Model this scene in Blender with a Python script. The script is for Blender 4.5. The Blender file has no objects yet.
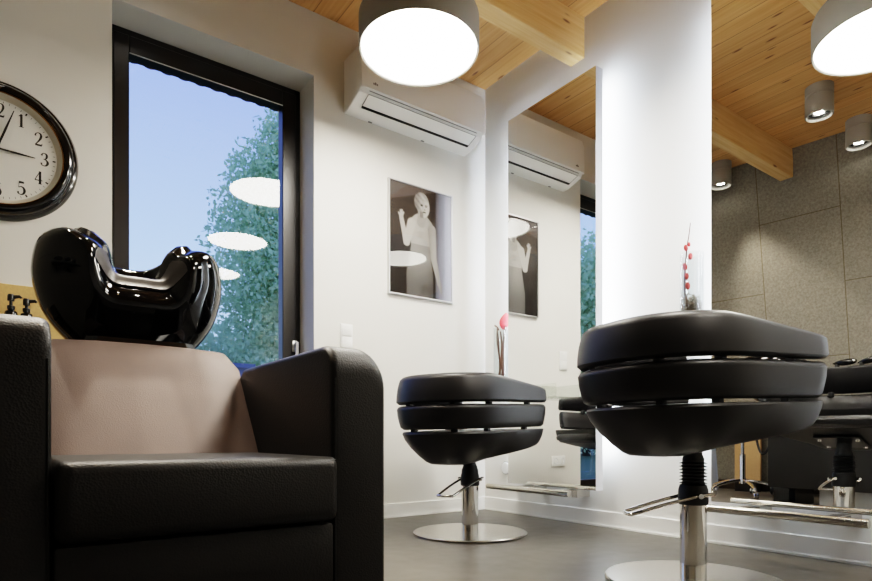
import bpy, bmesh, math, random
from mathutils import Vector, Matrix
random.seed(7)
PI = math.pi
sc = bpy.context.scene
COL = sc.collection

# ------------------------------------------------------------------ helpers
def tag(o, label=None, cat=None, group=None, kind=None):
    if label: o['label'] = label
    if cat: o['category'] = cat
    if group: o['group'] = group
    if kind: o['kind'] = kind
    return o

def thing(name, label, cat, loc=(0, 0, 0), rz=0, group=None):
    o = bpy.data.objects.new(name, None)
    o.empty_display_size = .1
    COL.objects.link(o)
    o.location = loc
    o.rotation_euler = (0, 0, rz)
    return tag(o, label, cat, group)

class MB:
    """collects geometry, builds ONE mesh object"""
    def __init__(s): s.v = []; s.f = []
    def add(s, vs, fs, M=None):
        n = len(s.v)
        for p in vs:
            p = Vector(p)
            s.v.append(M @ p if M else p)
        for f in fs: s.f.append([i + n for i in f])
        return s
    def box(s, a, b, bev=0, seg=2, M=None):
        bm = bmesh.new()
        bmesh.ops.create_cube(bm, size=1)
        a = Vector(a); b = Vector(b); c = (a + b) / 2; d = b - a
        for v in bm.verts: v.co = Vector((v.co.x * d.x, v.co.y * d.y, v.co.z * d.z)) + c
        if bev: bmesh.ops.bevel(bm, geom=bm.edges[:], offset=bev, segments=seg, affect='EDGES', profile=.5)
        bm.verts.index_update()
        s.add([v.co.copy() for v in bm.verts], [[v.index for v in f.verts] for f in bm.faces], M)
        bm.free(); return s
    def loft(s, rings, cap0=True, cap1=True, closed=True, M=None):
        n = len(rings[0]); vs = [p for r in rings for p in r]; fs = []
        for i in range(len(rings) - 1):
            for j in range(n if closed else n - 1):
                k = (j + 1) % n
                fs.append([i * n + j, i * n + k, (i + 1) * n + k, (i + 1) * n + j])
        if cap0: fs.append(list(range(n))[::-1])
        if cap1: fs.append([(len(rings) - 1) * n + j for j in range(n)])
        return s.add(vs, fs, M)
    def lathe(s, prof, seg=40, M=None, cap0=False, cap1=False):
        rings = [[(r * math.cos(2 * PI * j / seg), r * math.sin(2 * PI * j / seg), z) for j in range(seg)] for r, z in prof]
        return s.loft(rings, cap0, cap1, True, M)
    def tube(s, pts, r, seg=10, M=None, caps=True, closed=False):
        pts = [Vector(p) for p in pts]; rings = []; n = len(pts)
        rad = r if isinstance(r, (list, tuple)) else [r] * n
        nrm = None
        for i, p in enumerate(pts):
            t = (pts[(i + 1) % n] - pts[i - 1]) if closed else (pts[min(i + 1, n - 1)] - pts[max(i - 1, 0)])
            t.normalize()
            if nrm is None:
                nrm = t.cross(Vector((0, 0, 1)))
                if nrm.length < .05: nrm = t.cross(Vector((1, 0, 0)))
            nrm = (nrm - t * nrm.dot(t)).normalized()
            b = t.cross(nrm)
            rings.append([p + (nrm * math.cos(2 * PI * k / seg) + b * math.sin(2 * PI * k / seg)) * rad[i] for k in range(seg)])
        if closed: rings.append(rings[0])
        return s.loft(rings, caps and not closed, caps and not closed, True, M)
    def sphere(s, c, r, seg=16, rings=10, M=None):
        r = (r, r, r) if not isinstance(r, (tuple, list)) else r
        prof = []
        R = [[(c[0] + r[0] * max(math.sin(PI * i / rings), .001) * math.cos(2 * PI * j / seg),
               c[1] + r[1] * max(math.sin(PI * i / rings), .001) * math.sin(2 * PI * j / seg),
               c[2] - r[2] * math.cos(PI * i / rings)) for j in range(seg)] for i in range(rings + 1)]
        return s.loft(R, True, True, True, M)
    def build(s, name, mat, parent=None, smooth=True, ang=35, recalc=True):
        me = bpy.data.meshes.new(name)
        me.from_pydata([tuple(v) for v in s.v], [], s.f)
        if recalc:
            bm = bmesh.new(); bm.from_mesh(me)
            bmesh.ops.remove_doubles(bm, verts=bm.verts[:], dist=1e-6)
            bmesh.ops.recalc_face_normals(bm, faces=bm.faces[:])
            bm.to_mesh(me); bm.free()
        if smooth:
            for p in me.polygons: p.use_smooth = True
            me.set_sharp_from_angle(angle=math.radians(ang))
        if mat: me.materials.append(mat)
        o = bpy.data.objects.new(name, me)
        COL.objects.link(o)
        if parent: o.parent = parent
        return o

def struct(name, mb, mat, parent=None, smooth=False):
    o = mb.build(name, mat, parent, smooth)
    if parent is None: o['kind'] = 'structure'
    return o

def smooth_curve(pts, n=8):
    pts = [Vector(p) for p in pts]; out = []
    for i in range(len(pts) - 1):
        p0 = pts[max(i - 1, 0)]; p1 = pts[i]; p2 = pts[i + 1]; p3 = pts[min(i + 2, len(pts) - 1)]
        for k in range(n):
            t = k / n
            out.append(.5 * ((2 * p1) + (-p0 + p2) * t + (2 * p0 - 5 * p1 + 4 * p2 - p3) * t * t + (-p0 + 3 * p1 - 3 * p2 + p3) * t ** 3))
    out.append(pts[-1]); return out

def sstep(a, b, x):
    t = max(0, min(1, (x - a) / (b - a))); return t * t * (3 - 2 * t)

# ------------------------------------------------------------------ materials
def srgb(r, g, b):
    f = lambda c: (c / 255 / 12.92) if c / 255 <= .04045 else ((c / 255 + .055) / 1.055) ** 2.4
    return (f(r), f(g), f(b), 1)

def newmat(name):
    m = bpy.data.materials.new(name); m.use_nodes = True
    nt = m.node_tree; b = nt.nodes['Principled BSDF']
    return m, nt, b

def N(nt, t, **kw):
    n = nt.nodes.new(t)
    for k, v in kw.items():
        if k in n.inputs: n.inputs[k].default_value = v
        else: setattr(n, k, v)
    return n

def mat(name, col, rough=.5, metal=0, spec=.5, coat=0, bump=0, bscale=200, var=0, vscale=4, emit=None, estr=0, aniso=0):
    m, nt, b = newmat(name)
    b.inputs['Base Color'].default_value = col
    b.inputs['Roughness'].default_value = rough
    b.inputs['Metallic'].default_value = metal
    b.inputs['Specular IOR Level'].default_value = spec
    b.inputs['Coat Weight'].default_value = coat
    b.inputs['Coat Roughness'].default_value = .03
    if emit:
        b.inputs['Emission Color'].default_value = emit
        b.inputs['Emission Strength'].default_value = estr
    tc = N(nt, 'ShaderNodeTexCoord')
    if bump:
        no = N(nt, 'ShaderNodeTexNoise', Scale=bscale, Detail=3.0)
        nt.links.new(tc.outputs['Object'], no.inputs['Vector'])
        bp = N(nt, 'ShaderNodeBump', Strength=bump, Distance=.002)
        nt.links.new(no.outputs['Fac'], bp.inputs['Height'])
        nt.links.new(bp.outputs['Normal'], b.inputs['Normal'])
    if var:
        no = N(nt, 'ShaderNodeTexNoise', Scale=vscale, Detail=5.0)
        nt.links.new(tc.outputs['Object'], no.inputs['Vector'])
        mx = N(nt, 'ShaderNodeMix', data_type='RGBA')
        mx.inputs[6].default_value = tuple(c * (1 - var) for c in col[:3]) + (1,)
        mx.inputs[7].default_value = tuple(min(1, c * (1 + var)) for c in col[:3]) + (1,)
        nt.links.new(no.outputs['Fac'], mx.inputs[0])
        nt.links.new(mx.outputs[2], b.inputs['Base Color'])
    return m

def leather(name, col, rough, scale=260, bump=.35, spec=.5):
    m, nt, b = newmat(name)
    b.inputs['Roughness'].default_value = rough
    b.inputs['Specular IOR Level'].default_value = spec
    tc = N(nt, 'ShaderNodeTexCoord')
    vo = N(nt, 'ShaderNodeTexVoronoi', Scale=scale)
    no = N(nt, 'ShaderNodeTexNoise', Scale=6.0, Detail=3.0)
    nt.links.new(tc.outputs['Object'], vo.inputs['Vector']); nt.links.new(tc.outputs['Object'], no.inputs['Vector'])
    bp = N(nt, 'ShaderNodeBump', Strength=bump, Distance=.0015)
    nt.links.new(vo.outputs['Distance'], bp.inputs['Height']); nt.links.new(bp.outputs['Normal'], b.inputs['Normal'])
    mx = N(nt, 'ShaderNodeMix', data_type='RGBA')
    mx.inputs[6].default_value = tuple(c * .85 for c in col[:3]) + (1,)
    mx.inputs[7].default_value = tuple(c * 1.15 for c in col[:3]) + (1,)
    nt.links.new(no.outputs['Fac'], mx.inputs[0]); nt.links.new(mx.outputs[2], b.inputs['Base Color'])
    return m

def wood(name, c1, c2, axis='Y', board=.13, groove=True, rough=.45, knots=True):
    """pine boards running along one axis, procedural"""
    m, nt, b = newmat(name); L = nt.links.new
    b.inputs['Roughness'].default_value = rough
    tc = N(nt, 'ShaderNodeTexCoord'); sp = N(nt, 'ShaderNodeSeparateXYZ'); L(tc.outputs['Object'], sp.inputs[0])
    along, across = ('Y', 'X') if axis == 'Y' else ('X', 'Y')
    dv = N(nt, 'ShaderNodeMath', operation='DIVIDE'); L(sp.outputs[across], dv.inputs[0]); dv.inputs[1].default_value = board
    fl = N(nt, 'ShaderNodeMath', operation='FLOOR'); L(dv.outputs[0], fl.inputs[0])
    fr = N(nt, 'ShaderNodeMath', operation='FRACT'); L(dv.outputs[0], fr.inputs[0])
    wn = N(nt, 'ShaderNodeTexWhiteNoise', noise_dimensions='1D'); L(fl.outputs[0], wn.inputs['W'])
    off = N(nt, 'ShaderNodeMath', operation='MULTIPLY'); L(wn.outputs['Value'], off.inputs[0]); off.inputs[1].default_value = 37.0
    ad = N(nt, 'ShaderNodeMath', operation='ADD'); L(sp.outputs[along], ad.inputs[0]); L(off.outputs[0], ad.inputs[1])
    cb = N(nt, 'ShaderNodeCombineXYZ'); L(ad.outputs[0], cb.inputs[0]); L(sp.outputs[across], cb.inputs[1]); L(sp.outputs['Z'], cb.inputs[2])
    mp = N(nt, 'ShaderNodeMapping'); mp.inputs['Scale'].default_value = (1.1, 26, 26); L(cb.outputs[0], mp.inputs['Vector'])
    g = N(nt, 'ShaderNodeTexNoise', Scale=1.6, Detail=5.0, Roughness=.6, Distortion=.4); L(mp.outputs[0], g.inputs['Vector'])
    cr = N(nt, 'ShaderNodeValToRGB'); cr.color_ramp.elements[0].position = .3; cr.color_ramp.elements[1].position = .72
    cr.color_ramp.elements[0].color = c1; cr.color_ramp.elements[1].color = c2; L(g.outputs['Fac'], cr.inputs[0])
    col = cr.outputs[0]
    if True:
        tv = N(nt, 'ShaderNodeMapRange'); L(wn.outputs['Value'], tv.inputs[0]); tv.inputs[3].default_value = .92; tv.inputs[4].default_value = 1.05
        mm = N(nt, 'ShaderNodeMix', data_type='RGBA', blend_type='MULTIPLY'); mm.inputs[0].default_value = 1
        L(col, mm.inputs[6]); L(tv.outputs[0], mm.inputs[7]); col = mm.outputs[2]
    if knots:
        mk = N(nt, 'ShaderNodeMapping'); mk.inputs['Scale'].default_value = (3.4, 13, 13); L(cb.outputs[0], mk.inputs['Vector'])
        vo = N(nt, 'ShaderNodeTexVoronoi', Scale=1.0); L(mk.outputs[0], vo.inputs['Vector'])
        kr = N(nt, 'ShaderNodeMapRange', interpolation_type='SMOOTHSTEP'); L(vo.outputs['Distance'], kr.inputs[0])
        kr.inputs[1].default_value = .05; kr.inputs[2].default_value = .15; kr.inputs[3].default_value = .85; kr.inputs[4].default_value = 0
        mk2 = N(nt, 'ShaderNodeMix', data_type='RGBA'); L(kr.outputs[0], mk2.inputs[0]); L(col, mk2.inputs[6]); mk2.inputs[7].default_value = srgb(112, 62, 26); col = mk2.outputs[2]
    if groove:
        gr = N(nt, 'ShaderNodeMath', operation='LESS_THAN'); L(fr.outputs[0], gr.inputs[0]); gr.inputs[1].default_value = .022
        mg = N(nt, 'ShaderNodeMix', data_type='RGBA'); L(gr.outputs[0], mg.inputs[0]); L(col, mg.inputs[6]); mg.inputs[7].default_value = srgb(140, 96, 50); col = mg.outputs[2]
    L(col, b.inputs['Base Color'])
    return m

def glass(name, tint=(1, 1, 1, 1), refl=.1, rough=0.0, edge=.35):
    m = bpy.data.materials.new(name); m.use_nodes = True; nt = m.node_tree; L = nt.links.new
    nt.nodes.clear()
    out = N(nt, 'ShaderNodeOutputMaterial'); tr = N(nt, 'ShaderNodeBsdfTransparent', Color=tint); gl = N(nt, 'ShaderNodeBsdfGlossy', Roughness=rough)
    lw = N(nt, 'ShaderNodeLayerWeight', Blend=.25)
    mr = N(nt, 'ShaderNodeMapRange'); L(lw.outputs['Facing'], mr.inputs[0]); mr.inputs[3].default_value = refl; mr.inputs[4].default_value = edge
    mx = N(nt, 'ShaderNodeMixShader'); L(mr.outputs[0], mx.inputs[0]); L(tr.outputs[0], mx.inputs[1]); L(gl.outputs[0], mx.inputs[2]); L(mx.outputs[0], out.inputs[0])
    return m

def emit(name, col, s):
    m = bpy.data.materials.new(name); m.use_nodes = True; nt = m.node_tree; nt.nodes.clear()
    out = N(nt, 'ShaderNodeOutputMaterial'); e = N(nt, 'ShaderNodeEmission', Color=col, Strength=s)
    nt.links.new(e.outputs[0], out.inputs[0]); return m

WARM = (1.0, .94, .84, 1); COOL = (.76, .86, 1.0, 1)
M_wall = mat('white_plaster', srgb(224, 222, 216), .75, bump=.05, bscale=90)
M_trim = mat('white_trim', srgb(235, 234, 230), .4)
M_white_plastic = mat('white_plastic', srgb(238, 238, 236), .35)
M_black_slot = mat('black_slot', srgb(14, 14, 14), .6)
M_grey_mark = mat('grey_mark', srgb(120, 120, 120), .5)
M_pine = wood('pine_boards', srgb(212, 162, 102), srgb(232, 190, 134), 'Y', .145)
M_beam = wood('pine_beam', srgb(218, 176, 116), srgb(240, 208, 156), 'X', .5, groove=False)
M_shell = leather('black_leather_smooth', srgb(24, 23, 24), .42, 500, .08, .35)
M_leather = leather('black_leather_grain', srgb(18, 16, 13), .46, 230, .35, .35)
M_taupe = leather('taupe_leather', srgb(122, 106, 99), .55, 300, .25)
M_basin = mat('black_gloss_ceramic', srgb(4, 4, 5), .05, spec=.38)
M_chrome = mat('chrome', srgb(225, 224, 222), .08, metal=1)
M_steel = mat('brushed_steel', srgb(200, 196, 188), .24, metal=1, var=.06, vscale=60)
M_rubber = mat('black_rubber', srgb(18, 18, 18), .55)
M_blackplastic = mat('black_plastic', srgb(20, 20, 20), .3)
M_gloss_black = mat('gloss_black', srgb(10, 10, 11), .12, coat=.5)
M_gold = mat('copper_ring', srgb(190, 140, 80), .25, metal=1)
M_clockface = mat('clock_face', srgb(226, 225, 220), .5)
M_ink = mat('black_ink', srgb(18, 17, 16), .5)
M_frame_dark = mat('dark_window_frame', srgb(26, 22, 20), .35, var=.12, vscale=30)
M_alu = mat('aluminium_frame', srgb(214, 214, 214), .35, metal=.6)
M_lampgrey = mat('grey_lamp_shell', srgb(150, 148, 142), .55)
M_spotgrey = mat('grey_spot_shell', srgb(165, 163, 158), .45)
M_pend = emit('pendant_diffuser', WARM, 42.0)
M_led = emit('led_strip', COOL, 100.0)
M_spotled = emit('spot_led', (1, .95, .85, 1), 40.0)
M_mirror = mat('mirror_silver', (.94, .95, .94, 1), 0.0, metal=1)
M_mirror_side = mat('mirror_side', srgb(205, 207, 212), .5)
M_pane = glass('window_glass', (.97, .98, 1, 1), .045, edge=.3)
M_vase = glass('vase_glass', (.93, .95, .95, 1), .05, edge=.5)
M_acryl = glass('shelf_glass', (.96, .98, .96, 1), .08, edge=.5)
M_twig = mat('brown_twig', srgb(78, 42, 18), .7, var=.3, vscale=40)
M_branch = mat('dark_branch', srgb(66, 30, 22), .7)
M_bud = mat('red_bud', srgb(160, 38, 32), .5)
M_petal = mat('pink_red_petal', srgb(206, 62, 66), .5)
M_sisal = mat('pale_sisal', srgb(116, 102, 86), .8, var=.3, vscale=80)
M_cork = mat('tan_board', srgb(196, 166, 112), .7, bump=.15, bscale=120, var=.18, vscale=120)
M_tree = mat('tree_leaves', srgb(192, 212, 178), .7, var=.3, vscale=1.2)
_nt = M_tree.node_tree; _b = _nt.nodes['Principled BSDF']; _tl = N(_nt, 'ShaderNodeBsdfTranslucent'); _mx = N(_nt, 'ShaderNodeMixShader')
_tl.inputs[0].default_value = srgb(194, 216, 176); _mx.inputs[0].default_value = .5
_nt.links.new(_b.outputs[0], _mx.inputs[1]); _nt.links.new(_tl.outputs[0], _mx.inputs[2]); _nt.links.new(_mx.outputs[0], _nt.nodes['Material Output'].inputs[0])
M_bark = mat('tree_bark', srgb(70, 60, 50), .9, var=.2)
M_grass = mat('grass_ground', srgb(70, 92, 54), .9, var=.25, vscale=6)
M_house = mat('blue_grey_wall', srgb(96, 108, 140), .7)
M_roof = mat('blue_grey_roof', srgb(84, 96, 128), .6)
M_awning = mat('dark_awning', srgb(60, 62, 74), .8)
M_plinth = mat('light_grey_plinth', srgb(150, 150, 148), .45)

def floor_mat():
    m, nt, b = newmat('polished_concrete'); L = nt.links.new
    tc = N(nt, 'ShaderNodeTexCoord')
    n1 = N(nt, 'ShaderNodeTexNoise', Scale=1.8, Detail=8.0, Roughness=.65); L(tc.outputs['Object'], n1.inputs['Vector'])
    cr = N(nt, 'ShaderNodeValToRGB'); cr.color_ramp.elements[0].position = .3; cr.color_ramp.elements[1].position = .72
    cr.color_ramp.elements[0].color = srgb(62, 59, 54); cr.color_ramp.elements[1].color = srgb(94, 89, 81); L(n1.outputs['Fac'], cr.inputs[0])
    L(cr.outputs[0], b.inputs['Base Color'])
    n2 = N(nt, 'ShaderNodeTexNoise', Scale=14.0, Detail=4.0); L(tc.outputs['Object'], n2.inputs['Vector'])
    mr = N(nt, 'ShaderNodeMapRange'); L(n2.outputs['Fac'], mr.inputs[0]); mr.inputs[3].default_value = .30; mr.inputs[4].default_value = .40; L(mr.outputs[0], b.inputs['Roughness'])
    return m

def panel_mat():
    """grey mineral acoustic boards, 0.61 m wide, with staggered narrow joints"""
    m, nt, b = newmat('grey_acoustic_panels'); L = nt.links.new
    b.inputs['Roughness'].default_value = .9
    tc = N(nt, 'ShaderNodeTexCoord'); sp = N(nt, 'ShaderNodeSeparateXYZ'); L(tc.outputs['Object'], sp.inputs[0])
    def M(op, a, bb):
        n = N(nt, 'ShaderNodeMath', operation=op)
        for i, x in enumerate((a, bb)):
            if x is None: continue
            if isinstance(x, (int, float)): n.inputs[i].default_value = x
            else: L(x, n.inputs[i])
        return n.outputs[0]
    u = M('DIVIDE', M('ADD', sp.outputs['Y'], .60 + .61 * 20), .61)
    fu = M('FRACT', u, None); iu = M('FLOOR', u, None)
    par = M('MULTIPLY', M('MODULO', iu, 2.0), .6)
    v = M('DIVIDE', M('ADD', M('ADD', sp.outputs['Z'], par), 1.2 * 10 - VJ), 1.2)
    fv = M('FRACT', v, None)
    e1 = M('LESS_THAN', fu, .010); e2 = M('LESS_THAN', fv, .005)
    e = M('MAXIMUM', e1, e2)
    no = N(nt, 'ShaderNodeTexNoise', Scale=55.0, Detail=6.0, Roughness=.75); L(tc.outputs['Object'], no.inputs['Vector'])
    cr = N(nt, 'ShaderNodeValToRGB'); cr.color_ramp.elements[0].position = .3; cr.color_ramp.elements[1].position = .7
    cr.color_ramp.elements[0].color = srgb(106, 101, 91); cr.color_ramp.elements[1].color = srgb(146, 141, 129); L(no.outputs['Fac'], cr.inputs[0])
    mx = N(nt, 'ShaderNodeMix', data_type='RGBA'); L(e, mx.inputs[0]); L(cr.outputs[0], mx.inputs[6]); mx.inputs[7].default_value = srgb(96, 84, 62)
    L(mx.outputs[2], b.inputs['Base Color'])
    bp = N(nt, 'ShaderNodeBump', Strength=.5, Distance=.003); L(no.outputs['Fac'], bp.inputs['Height']); L(bp.outputs['Normal'], b.inputs['Normal'])
    return m
VJ = 1.80

# ------------------------------------------------------------------ camera
cam = bpy.data.cameras.new('camera'); co = bpy.data.objects.new('camera', cam); COL.objects.link(co)
cam.sensor_width = 36; cam.lens = 590 / 872 * 36; cam.shift_y = (438 - 290.5) / 872
cam.clip_start = .02
co.location = (-2.731, -3.175, .5)
co.rotation_euler = (PI / 2, 0, -math.atan2(.5869, .8097))
sc.camera = co

# ------------------------------------------------------------------ the room
H = 2.962; YB = -5.6; XL = -4.4
OX0, OX1, OZ1 = -2.332, -1.301, 2.596      # door-high window opening in the left wall
WT = .32
w = MB()
w.box((XL, 0, 0), (OX0, WT, H)); w.box((OX1, 0, 0), (.0, WT, H)); w.box((OX0, 0, OZ1), (OX1, WT, H))
struct('wall_left', w, M_wall)
struct('wall_right', MB().box((0, YB, 0), (.25, WT, H)), M_wall)
struct('wall_rear', MB().box((XL, YB - .2, 0), (.25, YB, H)), M_wall)
struct('floor', MB().box((XL, YB - .2, -.12), (.25, WT, 0)), floor_mat())
struct('ceiling', MB().box((XL, YB - .2, H), (.25, WT, H + .15)), M_pine)
# leaning wall of grey boards opposite the mirrors
xt = lambda y: -2.85 + .115 * y
LEAN = .155
q = MB()
y0, y1 = -.058, YB
vs = []
for y in (y0, y1):
    vs += [(xt(y), y, H), (xt(y) - LEAN * H, y, 0), (xt(y) - LEAN * H - .2, y, 0), (xt(y) - .2, y, H)]
q.add(vs, [(0, 1, 5, 4), (1, 2, 6, 5), (2, 3, 7, 6), (3, 0, 4, 7), (0, 3, 2, 1), (4, 5, 6, 7)])
struct('wall_back', q, panel_mat())
struct('baseboard_left', MB().box((OX1, -.012, 0), (-.012, 0, .088), .003).box((OX1, -.02, 0), (-.012, -.012, .01)), M_trim)
struct('baseboard_right', MB().box((-.012, YB, 0), (0, 0, .088), .003).box((-.02, YB, 0), (-.012, 0, .01)), M_trim)
bb = MB(); vs = []
for y in (-.07, YB):
    for dx, z in ((0, 0), (.03, 0), (.03 + .155 * .09, .09), (.155 * .09, .09)): vs.append((xt(y) - LEAN * H + dx, y, z))
bb.add(vs, [(0, 1, 2, 3), (4, 7, 6, 5), (0, 4, 5, 1), (1, 5, 6, 2), (2, 6, 7, 3), (3, 7, 4, 0)])
struct('baseboard_back', bb, mat('dark_baseboard', srgb(60, 48, 36), .5))

# ceiling beams
def beam(y, label):
    xb = xt(y - .05) + .0
    o = MB().box((xb - .02, y - .053, 2.722), (0, y + .053, H), .004, 1).build('ceiling_beam', M_beam, None, False)
    tag(o, label, 'beam', 'pine beams under the ceiling')
beam(-.839, 'pine ceiling beam ending on the mirror wall just above the narrow mirror beside the corner')
beam(-1.88, 'pine ceiling beam farther from the corner, seen only in the large right mirror behind the pendant')

# ---- window (door-high, dark frame, set 0.2 m back in the reveal)
FY = .20
wn = bpy.data.objects.new('window_1', None); COL.objects.link(wn); wn.location = ((OX0 + OX1) / 2, FY, 0); wn['kind'] = 'structure'
wx = (OX0 + OX1) / 2
fr = MB()
def fbox(mb, a, b, bev=.004): mb.box((a[0] - wx, a[1] - FY, a[2]), (b[0] - wx, b[1] - FY, b[2]), bev, 1)
fbox(fr, (OX0, FY, .0), (OX0 + .045, FY + .075, OZ1)); fbox(fr, (OX1 - .045, FY, 0), (OX1, FY + .075, OZ1))
fbox(fr, (OX0, FY, OZ1 - .05), (OX1, FY + .075, OZ1)); fbox(fr, (OX0, FY, 0), (OX1, FY + .075, .05))
fr.build('window_frame', M_frame_dark, wn, False)
sa = MB()
GX0, GX1, GZ0, GZ1 = OX0 + .102, OX1 - .114, .14, 2.465
fbox(sa, (OX0 + .03, FY - .012, .035), (GX0, FY + .06, OZ1 - .035)); fbox(sa, (GX1, FY - .012, .035), (OX1 - .03, FY + .06, OZ1 - .035))
fbox(sa, (GX0, FY - .012, GZ1), (GX1, FY + .06, OZ1 - .035)); fbox(sa, (GX0, FY - .012, .035), (GX1, FY + .06, GZ0))
sash = sa.build('sash', M_frame_dark, wn, False)
tr_ = MB()
tr_.tube([(GX0 - wx, -.013, GZ1 + .004), (GX1 - wx, -.013, GZ1 + .004)], .003, 6)
tr_.build('glazing_bead', M_alu, wn)
pn = MB(); pn.add([(GX0 - wx, .015, GZ0), (GX1 - wx, .015, GZ0), (GX1 - wx, .015, GZ1), (GX0 - wx, .015, GZ1)], [(0, 1, 2, 3)]); pn.build('pane', M_pane, wn, False)
hd = MB()
hx = GX1 + .072 - wx
hd.box((hx - .015, -.022, 1.015), (hx + .015, -.012, 1.085), .004)
hd.tube([(hx, -.02, 1.06), (hx, -.055, 1.06)], .009); hd.tube([(hx, -.055, 1.07), (hx, -.055, .95)], .010)
hd.build('handle', M_alu, wn)
# outside: awning edge with a scalloped hem
aw = thing('awning', 'dark awning with a scalloped hem hanging outside above the window pane', 'awning', (wx, FY + .45, 0))
pts = []; nb = 110; x0 = -.75; x1 = .85
for i in range(nb + 1):
    x = x0 + (x1 - x0) * i / nb
    ph = (x * 10.5) % 1.0
    pts.append((x, 2.702 - .015 * math.sin(PI * ph)))
val = MB()
rings = [[(x, 0, z), (x, 0, 2.86), (x, .006, 2.86), (x, .006, z)] for x, z in pts]
val.loft(rings); val.build('valance', M_awning, aw, False)
MB().tube([(x0, .0, 2.88), (x1, .0, 2.88)], .045, 16).build('roller', M_awning, aw)
for x in (x0 + .05, x1 - .05): MB().box((x - .015, -.14, 2.865), (x + .015, .01, 2.895), .003).build('bracket', M_awning, aw)

# ------------------------------------------------------------------ mirrors with light strips
def mirror(y_left, y_right, label):
    yc = (y_left + y_right) / 2; hw = (y_left - y_right) / 2
    t = thing('wall_mirror', label, 'mirror', (0, yc, 0), 0, 'tall back-lit mirrors')
    z0, z1 = .212, 2.527
    MB().box((-.1445, -hw, z0), (-.088, hw, z1), .001, 1).build('backing_panel', M_mirror_side, t, False)
    MB().box((-.1455, -hw + .001, z0 + .001), (-.1446, hw - .001, z1 - .001)).build('mirror_glass', M_mirror, t, False)
    for s in (-1, 1):
        MB().box((-.087, s * (hw - .045) - .01, z0 + .22), (-.080, s * (hw - .045) + .01, z1 - .04)).build('light_strip', M_led, t, False)
    for zz in (.5, 1.4, 2.3): MB().box((-.088, -hw * .5, zz), (0, hw * .5, zz + .05)).build('standoff_rail', M_mirror_side, t, False)
    # steel foot rail carried by two flat brackets
    f = thing('footrest', 'brushed steel foot rail under ' + ('the narrow mirror beside the corner' if y_left > -1 else 'the large mirror cut by the right photo edge'), 'footrest', (-.32, yc, 0), 0, 'steel foot rails under the mirrors')
    fr_ = MB().tube([(0, -hw + .035, .202), (0, -hw + .037, .202), (0, hw - .007, .202), (0, hw - .005, .202)], .0165, 20)
    fr_.build('rail', M_steel, f)
    for yy in (-.17, .17):
        MB().box((.0, yy - .02, .202), (.205, yy + .02, .208), .001, 1).box((.205, yy - .02, .16), (.318, yy + .02, .208), .001, 1).build('bracket', M_steel, f, False)
    return t
mirror(-.392, -1.089, 'narrow-looking tall back-lit mirror beside the room corner, reflecting the air conditioner')
mirror(-1.737, -2.437, 'large back-lit mirror at the right edge, reflecting pine ceiling and grey wall panels')

# ------------------------------------------------------------------ pendants
def pendant(x, y, zb, ztop, label):
    t = thing('pendant_lamp', label, 'lamp', (x, y, zb), 0, 'round grey pendant lamps')
    R = .290; h = .175
    MB().lathe([(R - .012, .012), (R - .012, .0), (R - .004, -.004), (R, .004), (R, h - .03), (R - .008, h - .01), (R - .03, h), (.0005, h)], 72).build('lamp_shade', M_lampgrey, t)
    MB().lathe([(.0005, .008), (R - .013, .008), (R - .013, .011), (.0005, .011)], 72).build('diffuser', M_pend, t)
    MB().lathe([(.05, h), (.05, h + .02), (.006, h + .025), (.006, ztop - zb - .02), (.05, ztop - zb - .015), (.05, ztop - zb)], 20, cap0=True, cap1=True).build('rod', M_lampgrey, t)
pendant(-1.122, -.816, 2.375, 2.722, 'round grey pendant lamp nearest the air conditioner, glowing in full view')
pendant(-.93, -2.15, 2.4, H, 'round grey pendant lamp seen only as a reflection at the upper right')
pendant(-.80, -3.42, 2.4, H, 'round grey pendant lamp seen only as the lowest oval reflection in the window')

# ------------------------------------------------------------------ ceiling spots
def spot(x, y, label, power, tilt=0):
    t = thing('ceiling_spotlight', label, 'spotlight', (x, y, H), 0, 'grey cylinder ceiling spots')
    r = .087
    MB().lathe([(r, 0), (r, -.062), (r - .005, -.066), (r - .005, -.074), (r, -.078), (r, -.2), (r - .008, -.205), (r - .012, -.2), (r - .016, -.165), (.0005, -.165)], 48, cap0=True).build('housing', M_spotgrey, t)
    MB().lathe([(r - .016, -.175), (.052, -.185), (.048, -.180), (.046, -.170)], 40).build('baffle', M_gloss_black, t)
    l = MB()
    for a in range(5):
        cx, cy = (.022 * math.cos(a * 2 * PI / 5), .022 * math.sin(a * 2 * PI / 5))
        l.sphere((cx, cy, -.175), (.010, .010, .006), 12, 6)
    l.build('led_cluster', M_spotled, t)
    ld = bpy.data.lights.new('spot_beam', 'SPOT'); lo = bpy.data.objects.new('spot_beam', ld); COL.objects.link(lo)
    lo.parent = t; lo.location = (0, 0, -.21); lo.rotation_euler = (math.radians(tilt), 0, 0); ld.energy = power; ld.color = (1, .9, .76); ld.spot_size = math.radians(64); ld.spot_blend = .5; ld.shadow_soft_size = .03
SP = 20
spot(-2.74, -.386, 'grey ceiling spotlight beside the beam end, leftmost in the large mirror', SP * 4.5, -18)
spot(-2.17, -.386, 'grey ceiling spotlight between window and wash chair, out of view above', SP * 6.5, -18)
spot(-2.17, -1.40, 'grey ceiling spotlight hanging just under the pendant reflection in the large mirror', SP * .6)
spot(-2.885, -1.40, 'grey ceiling spotlight near the grey panels, rightmost in the large mirror', SP * .2)

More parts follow.
